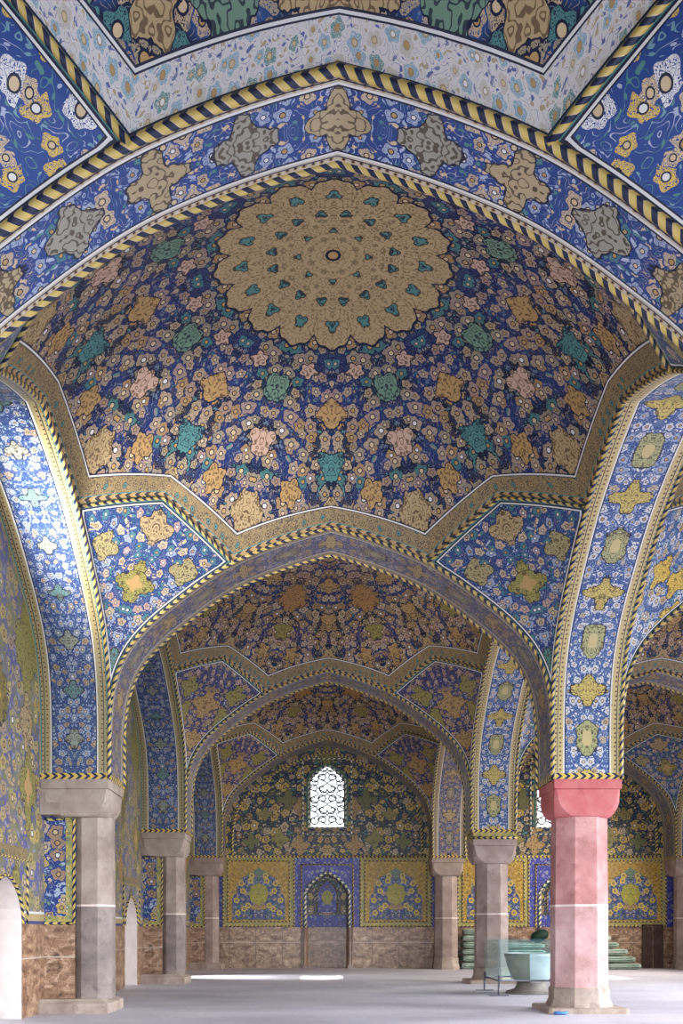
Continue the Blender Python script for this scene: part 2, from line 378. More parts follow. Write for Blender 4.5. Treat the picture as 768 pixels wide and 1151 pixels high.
def mat_wall_tile(name, s, ground, cols, leaf, meds, size=1.0, leafy=0.36, ground2=None, dz=None):
    t = T(name, 0.4, 0.4)
    x, y = t.uv('UVMap'); x = x.abs()
    col = floral(t, x, y, s, ground, cols, leaf, 5.0, size=size, leafy=leafy, ground2=ground2)
    fil = filigree(t, x, y, 9.0)
    for (cx, cy, R, k, c, lob, sq, inner) in meds:
        col = medallion(t, col, x, y, cx, cy, R, k, c, DARKLINE, fil, lob, sq, inner)
    if dz: col = lines(t, col, y, dz)
    return t.done(col)
M['wall_tile'] = mat_wall_tile('left_wall_mosaic', 2.6, S(76, 82, 140), [(0, S(188, 168, 88)), (0.4, S(158, 150, 90)), (0.7, TAN)], [(0, S(120, 120, 74)), (0.5, TAN), (0.8, S(130, 134, 160))],
    [(0.0, 4.4, 0.5, 4, OLIVE, 0.2, 1.5, OCHRE), (0.0, 7.2, 0.7, 6, OLIVE, 0.15, 1.2, TAN), (1.9, 5.8, 0.5, 4, S(136, 124, 66), 0.25, 1.9, YELLOW), (3.7, 4.4, 0.4, 4, OLIVE, 0.25, 1.8, OCHRE),
     (3.6, 7.0, 0.55, 4, OLIVE, 0.2, 1.6, None), (1.6, 3.4, 0.3, 4, OCHRE, 0.2, 1.4, None), (3.0, 2.6, 0.2, 4, OLIVE, 0.2, 1.4, None), (3.6, 5.6, 0.3, 4, TAN, 0.2, 1.6, None)],
    size=1.1, leafy=0.4, ground2=S(122, 118, 92), dz=[(1.78, 1.84, S(40, 60, 120)), (1.84, 1.98, TAN), (1.98, 2.02, WHITE)])
M['tymp'] = mat_wall_tile('tympanum_mosaic', 2.3, S(20, 30, 72), [(0, YELLOW), (0.5, OCHRE), (0.75, CREAM)], LEAF_YEL,
    [(2.05, 5.6, 0.32, 4, OLIVE, 0.3, 1.0, None), (1.2, 5.35, 0.34, 4, OCHRE, 0.3, 1.0, None), (1.7, 7.3, 0.36, 4, S(112, 112, 70), 0.3, 1.0, None), (0.0, 9.2, 0.35, 4, OLIVE, 0.2, 1.0, None),
     (3.3, 5.5, 0.28, 4, S(112, 118, 70), 0.3, 1.0, None), (1.15, 7.0, 0.26, 4, OCHRE, 0.2, 1.4, None), (2.7, 6.7, 0.24, 4, OLIVE, 0.3, 1.0, None)], size=1.05, leafy=0.3, ground2=S(34, 48, 62))
M['bluefield'] = mat_wall_tile('blue_mosaic_field', 5.0, S(52, 54, 140), [(0, VIOLET), (0.4, PALE), (0.7, S(120, 120, 180))], [(0, S(110, 112, 180)), (0.6, S(60, 80, 170))], [], size=0.9)
M['ochrefield'] = mat_wall_tile('ochre_mosaic_field', 5.0, S(170, 134, 52), [(0, YELLOW), (0.5, S(150, 130, 60)), (0.8, OCHRE)], [(0, S(110, 88, 44)), (0.5, YELLOW), (0.8, S(96, 92, 70))], [], size=0.8)
M['bouquet'] = mat_wall_tile('bouquet_panel_mosaic', 4.2, S(40, 48, 112), [(0, GREEN), (0.5, CREAM), (0.85, PALE)], [(0, PALE), (0.4, GREEN), (0.7, OLIVE)],
    [(0.0, 0.55, 0.28, 3, OCHRE, 0.3, 0.7, None), (0.0, 2.5 - 0.42, 0.2, 4, GREEN, 0.25, 1.2, None)], size=0.85, leafy=0.3)
M['olivemed'] = mat_wall_tile('olive_medallion', 7.0, S(150, 148, 56), [(0, YELLOW), (0.5, OLIVE)], [(0, S(120, 122, 50)), (0.5, YELLOW)], [], size=0.7)
M['pier_tile'] = mat_wall_tile('pier_panel_mosaic', 2.9, S(24, 52, 120), [(0, YELLOW), (0.5, OCHRE), (0.8, CREAM)], [(0, PALE), (0.5, GREEN), (0.8, CREAM)], [], size=1.1)
M['yellow_edge'] = mat_wall_tile('yellow_tile_border', 7.0, S(158, 150, 80), [(0, YELLOW), (0.5, GREEN)], [(0, CREAM), (0.5, OLIVE)], [])

# ------------------------------------------------------------------ mesh shorthand
class MB:
    """collects faces with per-corner UVs and material slots, then links ONE mesh object"""
    def __init__(s, *mats):
        s.v = []; s.f = []; s.uv = []; s.e = []; s.mi = []; s.mats = [M[m] for m in mats]; s.sm = []
    def face(s, pts, uvs=None, mi=0, edge=None, smooth=False):
        n = len(s.v); s.v += [tuple(p) for p in pts]; s.f.append(list(range(n, n + len(pts))))
        s.uv += list(uvs) if uvs else [(0, 0)] * len(pts); s.e += list(edge) if edge else [(0, 0)] * len(pts)
        s.mi.append(mi); s.sm.append(smooth)
    def grid(s, P, UV, mi=0, ED=None, smooth=True, flip=False):
        for i in range(len(P) - 1):
            for j in range(len(P[0]) - 1):
                q = [(i, j), (i + 1, j), (i + 1, j + 1), (i, j + 1)]
                if flip: q.reverse()
                s.face([P[a][b] for a, b in q], [UV[a][b] for a, b in q], mi, [ED[a][b] for a, b in q] if ED else None, smooth)
    def box(s, x0, x1, y0, y1, z0, z1, mi=0):
        for pts in ([(x0,y0,z0),(x0,y1,z0),(x1,y1,z0),(x1,y0,z0)], [(x0,y0,z1),(x1,y0,z1),(x1,y1,z1),(x0,y1,z1)]):
            s.face(pts, [(p[0], p[1]) for p in pts], mi)
        for pts in ([(x0,y0,z0),(x1,y0,z0),(x1,y0,z1),(x0,y0,z1)], [(x1,y1,z0),(x0,y1,z0),(x0,y1,z1),(x1,y1,z1)]):
            s.face(pts, [(p[0], p[2]) for p in pts], mi)
        for pts in ([(x0,y1,z0),(x0,y0,z0),(x0,y0,z1),(x0,y1,z1)], [(x1,y0,z0),(x1,y1,z0),(x1,y1,z1),(x1,y0,z1)]):
            s.face(pts, [(p[1], p[2]) for p in pts], mi)
    def tube(s, path, r, mi=0, n=8, closed=False):
        path = [Vector(p) for p in path]; L = 0.0; rings = []; us = []
        N = len(path)
        for i, p in enumerate(path):
            a = path[i - 1] if (i > 0 or closed) else p; b = path[(i + 1) % N] if (i < N - 1 or closed) else p
            d = (b - a).normalized(); ref = Vector((0, 0, 1)) if abs(d.z) < 0.9 else Vector((0, 1, 0))
            if i: L += (p - path[i - 1]).length
            sx = d.cross(ref).normalized()
            if rings and sx.dot(prev) < 0: sx = -sx
            prev = sx; sy = d.cross(sx)
            rings.append([p + sx * r * math.cos(2 * PI * k / n) + sy * r * math.sin(2 * PI * k / n) for k in range(n + 1)]); us.append(L)
        if closed: rings.append(rings[0]); us.append(L + (path[0] - path[-1]).length)
        s.grid(rings, [[(u, k / n) for k in range(n + 1)] for u in us], mi)
        if not closed:
            s.face(rings[0][:n][::-1], None, mi); s.face(rings[-1][:n], None, mi)
    def loft(s, rings, mi=0, smooth=False, caps=True):
        for a, b in zip(rings, rings[1:]):
            n = len(a)
            for k in range(n):
                j = (k + 1) % n
                s.face([a[k], a[j], b[j], b[k]], [(k, a[k][2]), (k + 1, a[j][2]), (k + 1, b[j][2]), (k, b[k][2])], mi, None, smooth)
        if caps:
            s.face(rings[0][::-1], None, mi); s.face(rings[-1], None, mi)
    def build(s, name, parent=None, loc=None):
        me = bpy.data.meshes.new(name); me.from_pydata(s.v, [], s.f)
        u1 = me.uv_layers.new(name='UVMap'); u1.data.foreach_set('uv', [c for p in s.uv for c in p])
        u2 = me.uv_layers.new(name='Edge'); u2.data.foreach_set('uv', [c for p in s.e for c in p])
        for m in s.mats: me.materials.append(m)
        me.polygons.foreach_set('material_index', s.mi); me.polygons.foreach_set('use_smooth', s.sm)
        bm = bmesh.new(); bm.from_mesh(me); bmesh.ops.remove_doubles(bm, verts=bm.verts, dist=1e-5)
        bm.to_mesh(me); bm.free(); me.update()
        o = bpy.data.objects.new(name, me); COL.objects.link(o)
        if parent: o.parent = parent
        if loc: o.location = loc
        return o
def tag(o, label, cat, group=None, kind=None):
    o['label'] = label; o['category'] = cat
    if group: o['group'] = group
    if kind: o['kind'] = kind
    return o
def empty(name, loc, label, cat, group=None, kind=None):
    o = bpy.data.objects.new(name, None); COL.objects.link(o); o.location = loc
    return tag(o, label, cat, group, kind)

# ------------------------------------------------------------------ the plan of the hall
SPR, APX = 4.67, 9.67
HALF = 4.42
NX0, NX1 = -4.42, 4.42            # nave bay between arch faces
AX0, AX1 = 5.78, 14.62            # side aisle bay
CX, CX2 = 5.1, 15.3               # column rows
TY = [(-1.3, -0.1), (8.70, 9.74), (18.60, 19.94), (28.85, 30.15), (39.1, 40.6)]
WALLY, WALLX, RX = 40.6, -5.80, 15.98
PROF = [(4.4, 4.67), (4.4, 5.1), (4.4, 5.55), (4.37, 6.1), (4.29, 6.6), (4.13, 7.05), (3.88, 7.45), (3.5, 7.85), (3.05, 8.22), (2.5, 8.63), (1.95, 8.97), (1.3, 9.26), (0.65, 9.49), (0.0, 9.67)]
def catmull(pts, n):
    out = []
    for i in range(len(pts) - 1):
        p0, p1, p2, p3 = pts[max(i - 1, 0)], pts[i], pts[i + 1], pts[min(i + 2, len(pts) - 1)]
        for k in range(n):
            t = k / n
            out.append(tuple(0.5 * (2 * b + (c - a) * t + (2 * a - 5 * b + 4 * c - d) * t * t + (3 * b - a - 3 * c + d) * t ** 3) for a, b, c, d in zip(p0, p1, p2, p3)))
    out.append(pts[-1]); return out
ARCH = catmull(PROF, 4)            # half-span 4.4, springing -> apex
IA = 10 * 4                        # index of the point where star border and arch part
def zprof(x):
    x = abs(x)
    for (a, za), (b, zb) in zip(ARCH, ARCH[1:]):
        if b <= x <= a and a > b: return za + (zb - za) * (a - x) / (a - b)
    return SPR
SR, SZ = 5.45, 6.45
def sph(r): return SZ + math.sqrt(max(SR * SR - r * r, 0.0))
BX = 3.11
def rimz(t): return zprof(1.95) + (sph(BX * math.sqrt(2)) - zprof(1.95)) * t + 0.03 * 4 * t * (1 - t)
def bound(x, y):
    """distance and height of the star-shaped rim in the direction of (x, y)"""
    a, b = max(abs(x), abs(y)), min(abs(x), abs(y)); q = b / a if a > 1e-9 else 0.0
    if q <= 1.95 / 4.4: return 4.4 * math.sqrt(1 + q * q), zprof(4.4 * q)
    k = (4.4 * BX - 1.95 * BX) / ((BX - 1.95) + q * (4.4 - BX)) if True else 0
    # point (k, qk) on the line A(4.4,1.95) - B(BX,BX)
    rb = k * math.sqrt(1 + q * q); return rb, rimz((4.4 - k) / (4.4 - BX))
def fdome(x, y):
    r = math.hypot(x, y)
    if r < 1e-6: return sph(0)
    rb, zb = bound(x, y)
    return sph(r) + (zb - sph(rb)) * min(r / rb, 1.0) ** 8

def vault(x0, x1, y0, y1, mats, label):
    cx, cy, kx, ky = (x0 + x1) / 2, (y0 + y1) / 2, (x1 - x0) / 8.8, (y1 - y0) / 8.8
    W3 = lambda x, y, z: (cx + x * kx, cy + y * ky, z)
    md, mbnd, mp, mr = mats
    # rim polygon in the first octant (x axis -> diagonal), inset by w
    w = 0.27
    A, B = (4.4, 1.95), (BX, BX)
    dx, dy = B[0] - A[0], B[1] - A[1]; l = math.hypot(dx, dy); nx, ny = -dy / l, dx / l   # inward normal
    if nx > 0: nx, ny = -nx, -ny
    a0 = (A[0] + nx * w, A[1] + ny * w)
    tt = (4.4 - w - a0[0]) / dx; Ai = (4.4 - w, a0[1] + dy * tt)
    kb = (a0[0] - a0[1]) / (dy - dx); Bi = (a0[0] + dx * kb, a0[1] + dy * kb)
    oct_o = [(4.4, 1.95 * i / 8) for i in range(8)] + [(A[0] + dx * i / 8, A[1] + dy * i / 8) for i in range(9)]
    oct_i = [(4.4 - w, Ai[1] * i / 8) for i in range(8)] + [(Ai[0] + (Bi[0] - Ai[0]) * i / 8, Ai[1] + (Bi[1] - Ai[1]) * i / 8) for i in range(9)]
    def ring(o):
        q = o + [(y, x) for x, y in o[-2::-1]]                    # 0 .. 90 degrees
        full = []
        for k in range(4):
            c, s = round(math.cos(k * PI / 2)), round(math.sin(k * PI / 2))
            full += [(x * c - y * s, x * s + y * c) for x, y in q[:-1]]
        return full
    ro, ri = ring(oct_o), ring(oct_i); N = len(ro)
    top = sph(0)
    dm = MB(md); Mr = 26
    P, U = [], []
    for i in range(N + 1):
        x, y = ri[i % N]; row, ur = [], []
        for j in range(Mr + 1):
            t = j / Mr; px, py = x * t, y * t; r = math.hypot(px, py)
            row.append(W3(px, py, fdome(px, py))); kk = SR * math.asin(min(r / SR, 1)) / r if r > 1e-6 else 1.0
            ur.append((px * kk, py * kk))
        P.append(row); U.append(ur)
    dm.grid(P, U)
    root = tag(dm.build('ceiling'), label, 'ceiling', None, 'structure')
    bd = MB(mbnd); P, U = [], []; L = 0.0
    for i in range(N + 1):
        o, n = ro[i % N], ri[i % N]; row, ur = [], []
        if i:
            q = ro[i - 1]; L += math.hypot(o[0] - q[0], o[1] - q[1])
        for j in range(5):
            t = j / 4; px, py = o[0] + (n[0] - o[0]) * t, o[1] + (n[1] - o[1]) * t
            row.append(W3(px, py, fdome(px, py))); ur.append((L, 0.43 * t))
        P.append(row); U.append(ur)
    bd.grid(P, U); bd.build('star_border', root)
    # pendentives
    for sx, sy in ((1, 1), (-1, 1), (-1, -1), (1, -1)):
        pm = MB(mp); rows = []
        for k in range(IA + 1):
            x, z = ARCH[k]; rows.append(((x, 4.4, z), (4.4, x, z), 0.075))
        for k in range(1, 9):
            t = k / 8; px, py = 1.95 + (BX - 1.95) * t, 4.4 + (BX - 4.4) * t
            rows.append(((px, py, rimz(t)), (py, px, rimz(t)), 0.075 * (1 - t)))
        J = 20; P, U = [], []; vlen = 0.0; prevm = None
        for a, b, bl in rows:
            ch = math.hypot(b[0] - a[0], b[1] - a[1]); row, ur = [], []
            mid = Vector(((a[0] + b[0]) / 2, (a[1] + b[1]) / 2, a[2]))
            if prevm is not None: vlen += (mid - prevm).length
            prevm = mid
            for j in range(J + 1):
                t = j / J; off = bl * ch * 4 * t * (1 - t) / math.sqrt(2)
                row.append((a[0] + (b[0] - a[0]) * t + off, a[1] + (b[1] - a[1]) * t + off, a[2]))
                ur.append((abs(t - 0.5) * ch, vlen))
            P.append(row); U.append(ur)
        rim = [Vector(p[0]) for p in P] + [Vector(p[-1]) for p in P]
        segs = [(Vector(P[i][0]), Vector(P[i + 1][0])) for i in range(len(P) - 1)] + [(Vector(P[i][-1]), Vector(P[i + 1][-1])) for i in range(len(P) - 1)]
        def dist(p):
            best = 9.0
            for a, b in segs:
                ab = b - a; q = ab.length_squared
                t = max(0, min(1, (p - a).dot(ab) / q)) if q > 1e-12 else 0
                dd = (a + ab * t - p).length
                if dd < best: best = dd
            return best
        ED = [[(dist(Vector(p)), 0) if 0 < j < J else (0.0, 0) for j, p in enumerate(row)] for row in P]
        P = [[W3(p[0] * sx, p[1] * sy, p[2]) for p in row] for row in P]
        pm.grid(P, U, 0, ED); pm.build('pendentive', root)
    # rope mouldings on the four arch edges
    rr_ = 0.054 if mbnd == 'band_front' else 0.038
    for ax in range(4):
        full = [(x, z) for x, z in ARCH] + [(-x, z) for x, z in ARCH[-2::-1]]
        e = 4.4 - 0.012
        pts = [((x, e), (e, x), (x, -e), (-e, x))[ax] + (z,) for x, z in full]
        rm = MB(mr); rm.tube([W3(*p) for p in pts], rr_); rm.build('rope_moulding', root)
    for q in range(4):                      # and along the star border's points
        c, sn = round(math.cos(q * PI / 2)), round(math.sin(q * PI / 2)); pts = []
        for k in range(17):
            t = k / 8 if k <= 8 else 2 - k / 8
            px, py = 4.4 + (BX - 4.4) * t, 1.95 + (BX - 1.95) * t
            if k > 8: px, py = py, px
            pts.append(W3((px * c - py * sn) * 0.995, (px * sn + py * c) * 0.995, rimz(t) - 0.01))
        rm = MB(mr); rm.tube(pts, rr_ * 0.8); rm.build('rope_moulding', root)
    return root

def soffit_arch(name, mat, label, along, c, half, d0, d1):
    """the underside of an arch: along='x' spans in x with thickness d0..d1 in y, or the other way round"""
    full = [(x / 4.4 * half, z) for x, z in ARCH] + [(-x / 4.4 * half, z) for x, z in ARCH[-2::-1]]
    L = [0.0]
    for a, b in zip(full, full[1:]): L.append(L[-1] + math.hypot(a[0] - b[0], a[1] - b[1]))
    mb = MB(mat); P, U, D = [], [], []; mid = (d0 + d1) / 2
    for (x, z), l in zip(full, L):
        row, ur = [], []; D.append([(abs(l - L[-1] / 2), 0)] * 7)
        for j in range(7):
            d = d0 + (d1 - d0) * j / 6
            row.append((c + x, d, z) if along == 'x' else (d, c + x, z)); ur.append((min(l, L[-1] - l), d - mid))
        P.append(row); U.append(ur)
    mb.grid(P, U, 0, D)
    return tag(mb.build(name), label, 'arch', None, 'structure')

# ------------------------------------------------------------------ floor
mb = MB('floor'); mb.box(-7.5, 18, -7, 41.5, -0.3, 0.0)
tag(mb.build('floor'), 'pale grey plaster floor of the prayer hall', 'floor', None, 'structure')

# vault bays
BY = [(TY[i][1], TY[i + 1][0]) for i in range(4)]
FRONT = ('dome_front', 'band_front', 'pend_front', 'rope')
vault(NX0, NX1, *BY[0], FRONT, 'blue tiled vault overhead at the top of the picture with white zigzag border')
vault(NX0, NX1, *BY[1], ('dome', 'band', 'pend', 'rope'), 'great blue mosaic dome with a tan sixteen petal medallion')
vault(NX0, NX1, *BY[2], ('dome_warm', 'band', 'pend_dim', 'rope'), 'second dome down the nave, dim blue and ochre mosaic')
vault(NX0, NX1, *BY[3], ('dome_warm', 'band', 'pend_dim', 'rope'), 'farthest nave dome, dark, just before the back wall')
vault(AX0, AX1, *BY[1], ('dome', 'band', 'pend_bright', 'rope'), 'bright side aisle vault to the right of the red column')
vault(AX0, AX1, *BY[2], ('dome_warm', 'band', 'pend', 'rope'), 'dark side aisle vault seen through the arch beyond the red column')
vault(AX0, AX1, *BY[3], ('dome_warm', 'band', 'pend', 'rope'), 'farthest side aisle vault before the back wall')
vault(AX0, AX1, *BY[0], FRONT, 'side aisle vault nearest the viewer')
TN = ['', 'huge pointed arch spanning the top of the picture', 'wide nave arch springing from the red capital', 'third nave arch, above the middle columns', 'last nave arch against the back wall']
for i in range(1, 5):
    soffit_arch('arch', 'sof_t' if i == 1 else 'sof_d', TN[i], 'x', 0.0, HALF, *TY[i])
    soffit_arch('arch', 'sof_t' if i == 1 else 'sof_d', TN[i].replace('nave', 'side aisle').replace('top of the picture', 'side aisle') , 'x', 10.2, HALF, *TY[i])
BN = ['nearest bay', 'great dome bay', 'second bay', 'farthest bay']
for i in range(4):
    c, h = (BY[i][0] + BY[i][1]) / 2, (BY[i][1] - BY[i][0]) / 2
    soffit_arch('arch', 'sof_l', 'blind arch over the left wall, ' + BN[i], 'y', c, h, WALLX, NX0)
    soffit_arch('arch', 'sof' if i < 3 else 'sof_d', 'open arch between nave and side aisle, ' + BN[i], 'y', c, h, NX1, AX0)
    soffit_arch('arch', 'sof', 'open arch on the courtyard side, ' + BN[i], 'y', c, h, AX1, RX)

# roof over everything keeps the sky out
mb = MB('roof'); mb.box(-7.5, RX + 0.4, -1.4, 41.5, 12.6, 13.0)
tag(mb.build('ceiling_roof'), 'flat earth roof above the vaults', 'roof', None, 'structure')

# ------------------------------------------------------------------ walls
def pointed(hw, spring, apex, p=1.75, q=0.62):
    """height of a pointed opening at offset s"""
    def f(s):
        k = min(abs(s) / hw, 1.0)
        return spring + (apex - spring) * (1 - k ** p) ** q
    return f
def wall_strip(mb, P, s0, s1, z0, z1, holes, mi, ctr=0.0, flip=False, uvoff=0.0):
    br = {s0, s1}
    if s0 < ctr < s1: br.add(ctr)
    for a, b, lo, hi in holes:
        n = 28
        for k in range(n + 1):
            s = a + (b - a) * k / n
            if s0 < s < s1: br.add(s)
    br = sorted(br)
    for a, b in zip(br, br[1:]):
        if b - a < 1e-6: continue
        m = (a + b) / 2; h = [q for q in holes if q[0] < m < q[1]]
        cuts = [((z0, z0), (z1, z1))]
        if h:
            cuts = []; prev = (z0, z0)
            for q in sorted(h, key=lambda q: q[2](m)):
                lo = (max(z0, min(z1, q[2](a))), max(z0, min(z1, q[2](b)))); hi = (max(z0, min(z1, q[3](a))), max(z0, min(z1, q[3](b))))
                cuts.append((prev, lo)); prev = hi
            cuts.append((prev, (z1, z1)))
        for (la, lb), (ha, hb) in cuts:
            if ha - la < 1e-5 and hb - lb < 1e-5: continue
            pts = [P(a, la), P(b, lb), P(b, hb), P(a, ha)]; uv = [(abs(a - ctr), la - uvoff), (abs(b - ctr), lb - uvoff), (abs(b - ctr), hb - uvoff), (abs(a - ctr), ha - uvoff)]
            if flip: pts.reverse(); uv.reverse()
            mb.face(pts, uv, mi)
def reveal(mb, P, Q, s0, s1, f, zb, mi, n=28):
    """the inner faces of an opening from wall plane P back to plane Q"""
    path = [(s0, zb)] + [(s0 + (s1 - s0) * k / n, f(s0 + (s1 - s0) * k / n)) for k in range(n + 1)] + [(s1, zb)]
    for (a, za), (b, zb_) in zip(path, path[1:]):
        mb.face([P(a, za), P(b, zb_), Q(b, zb_), Q(a, za)], [(0, za), (0, zb_), (0.4, zb_), (0.4, za)], mi)

DADO = 1.78
# --- left wall with two whitewashed arched doorways
doors = [(16.62, 0.86), (27.42, 0.86), (33.0, 0.8)]
PL = lambda s, z: (WALLX, s, z)
wl = MB('wall_tile', 'dado')
holes = []
for c, hw in doors:
    f = pointed(hw, 1.85, 2.6); holes.append((c - hw, c + hw, (lambda s: 0.0), (lambda s, f=f, c=c: f(s - c))))
lw = pointed(1.35, 7.9, 8.7)
holes.append((14.17 - 1.35, 14.17 + 1.35, lambda s: 5.9, lambda s: lw(s - 14.17)))  # opening added so the soffit lamp can shine in
for i in range(4):
    a, b = (-7 if i == 0 else TY[i][0]), (TY[i + 1][0] if i < 3 else WALLY)
    ctr = (BY[i][0] + BY[i][1]) / 2
    wall_strip(wl, PL, a, b, 0, DADO, holes[:3], 1, ctr)
    wall_strip(wl, PL, a, b, DADO, 13, holes, 0, ctr)
wroot = tag(wl.build('wall_left'), 'left wall of olive and violet mosaic over a brown marble dado', 'wall', None, 'structure')
for k, (c, hw) in enumerate(doors):
    f = pointed(hw, 1.85, 2.6); fs = lambda s, f=f, c=c: f(s - c)
    d = MB('plaster'); Q = lambda s, z: (WALLX - 0.42, s, z)
    reveal(d, PL, Q, c - hw, c + hw, fs, 0, 0)
    wall_strip(d, Q, c - hw, c + hw, 0, 3, [(c - hw, c + hw, fs, lambda s: 3.0)], 0, c)
    droot = tag(d.build('door_%d' % (k + 1)), ['white plastered arched doorway at the left edge of the picture', 'narrow white arched doorway between the two left columns', 'arched doorway hidden behind the second left column'][k], 'doorway', None, 'structure')
    fr = MB('rope', 'band', 'bluefield')
    fr.tube([(WALLX + 0.01, c - hw - 0.04, DADO)] + [(WALLX + 0.01, c - hw - 0.04 + (2 * hw + 0.08) * q / 28, fs(c - hw + 2 * hw * q / 28) + 0.05) for q in range(29)] + [(WALLX + 0.01, c + hw + 0.04, DADO)], 0.035)
    fr.tube([(WALLX + 0.01, c - hw - 0.3, DADO), (WALLX + 0.01, c - hw - 0.3, 2.98), (WALLX + 0.01, c + hw + 0.3, 2.98), (WALLX + 0.01, c + hw + 0.3, DADO)], 0.03)
    for a, b in ((2.98, 3.2),):
        fr.face([(WALLX + 0.02, c - hw - 0.3, a), (WALLX + 0.02, c + hw + 0.3, a), (WALLX + 0.02, c + hw + 0.3, b), (WALLX + 0.02, c - hw - 0.3, b)], [(0, 0.12), (2, 0.12), (2, 0.37), (0, 0.37)], 1)
    fr.build('door_frame', droot)

lf_ = MB('rope', 'plaster')
pth = [(12.82, 5.9)] + [(12.82 + 2.7 * k / 24, lw(-1.35 + 2.7 * k / 24)) for k in range(25)] + [(15.52, 5.9)]
lf_.tube([(WALLX + .01, a, z) for a, z in pth], 0.045, 0, 8, True)
tag(lf_.build('soffit_fill_opening'), 'arched opening added for the soffit lamp, high in the left wall, outside the picture', 'window', None, 'structure')
# --- back wall
PB = lambda s, z: (s, WALLY, z)
NHW, NSP, NAP = 0.93, 3.25, 4.12           # niche opening
WHW, WZ0, WSP, WAP = 0.76, 6.12, 8.1, 8.8  # window
TOPT = 4.84                                # top of the rectangular tile field
wb = MB('tymp', 'dado', 'bluefield', 'roof')
nf, wf = pointed(NHW, NSP, NAP, 1.3, 0.74), pointed(WHW, WSP, WAP, 1.2, 0.7)
edges = [(-7.5, 5.1, 0.0), (5.1, RX + 0.4, 10.2)]
for a, b, c in edges:
    nh = [(c - NHW, c + NHW, lambda s: 0.0, lambda s, c=c: nf(s - c))]
    wc = c if c == 0 else 9.9
    wh = [(wc - WHW, wc + WHW, lambda s: WZ0, lambda s, c=wc: wf(s - c))]
    wall_strip(wb, PB, a, b, 0, DADO, nh, 1, c)
    wall_strip(wb, PB, a, b, DADO, TOPT, nh, 2, c)
    wall_strip(wb, PB, a, b, TOPT, 13, wh, 0, c)
broot = tag(wb.build('wall_back'), 'back wall with tiled tympanum over mosaic panels and brown marble dado', 'wall', None, 'structure')
def flat(mb, pts, y, mi, ox=0.0, oz=0.0):
    mb.face([(x, y, z) for x, z in pts], [(x - ox, z - oz) for x, z in pts], mi)
def rect_rope(mb, x0, x1, z0, z1, y, r, mi=0):
    mb.tube([(x0, y, z0), (x0, y, z1), (x1, y, z1), (x1, y, z0)], r, mi, 8, True)
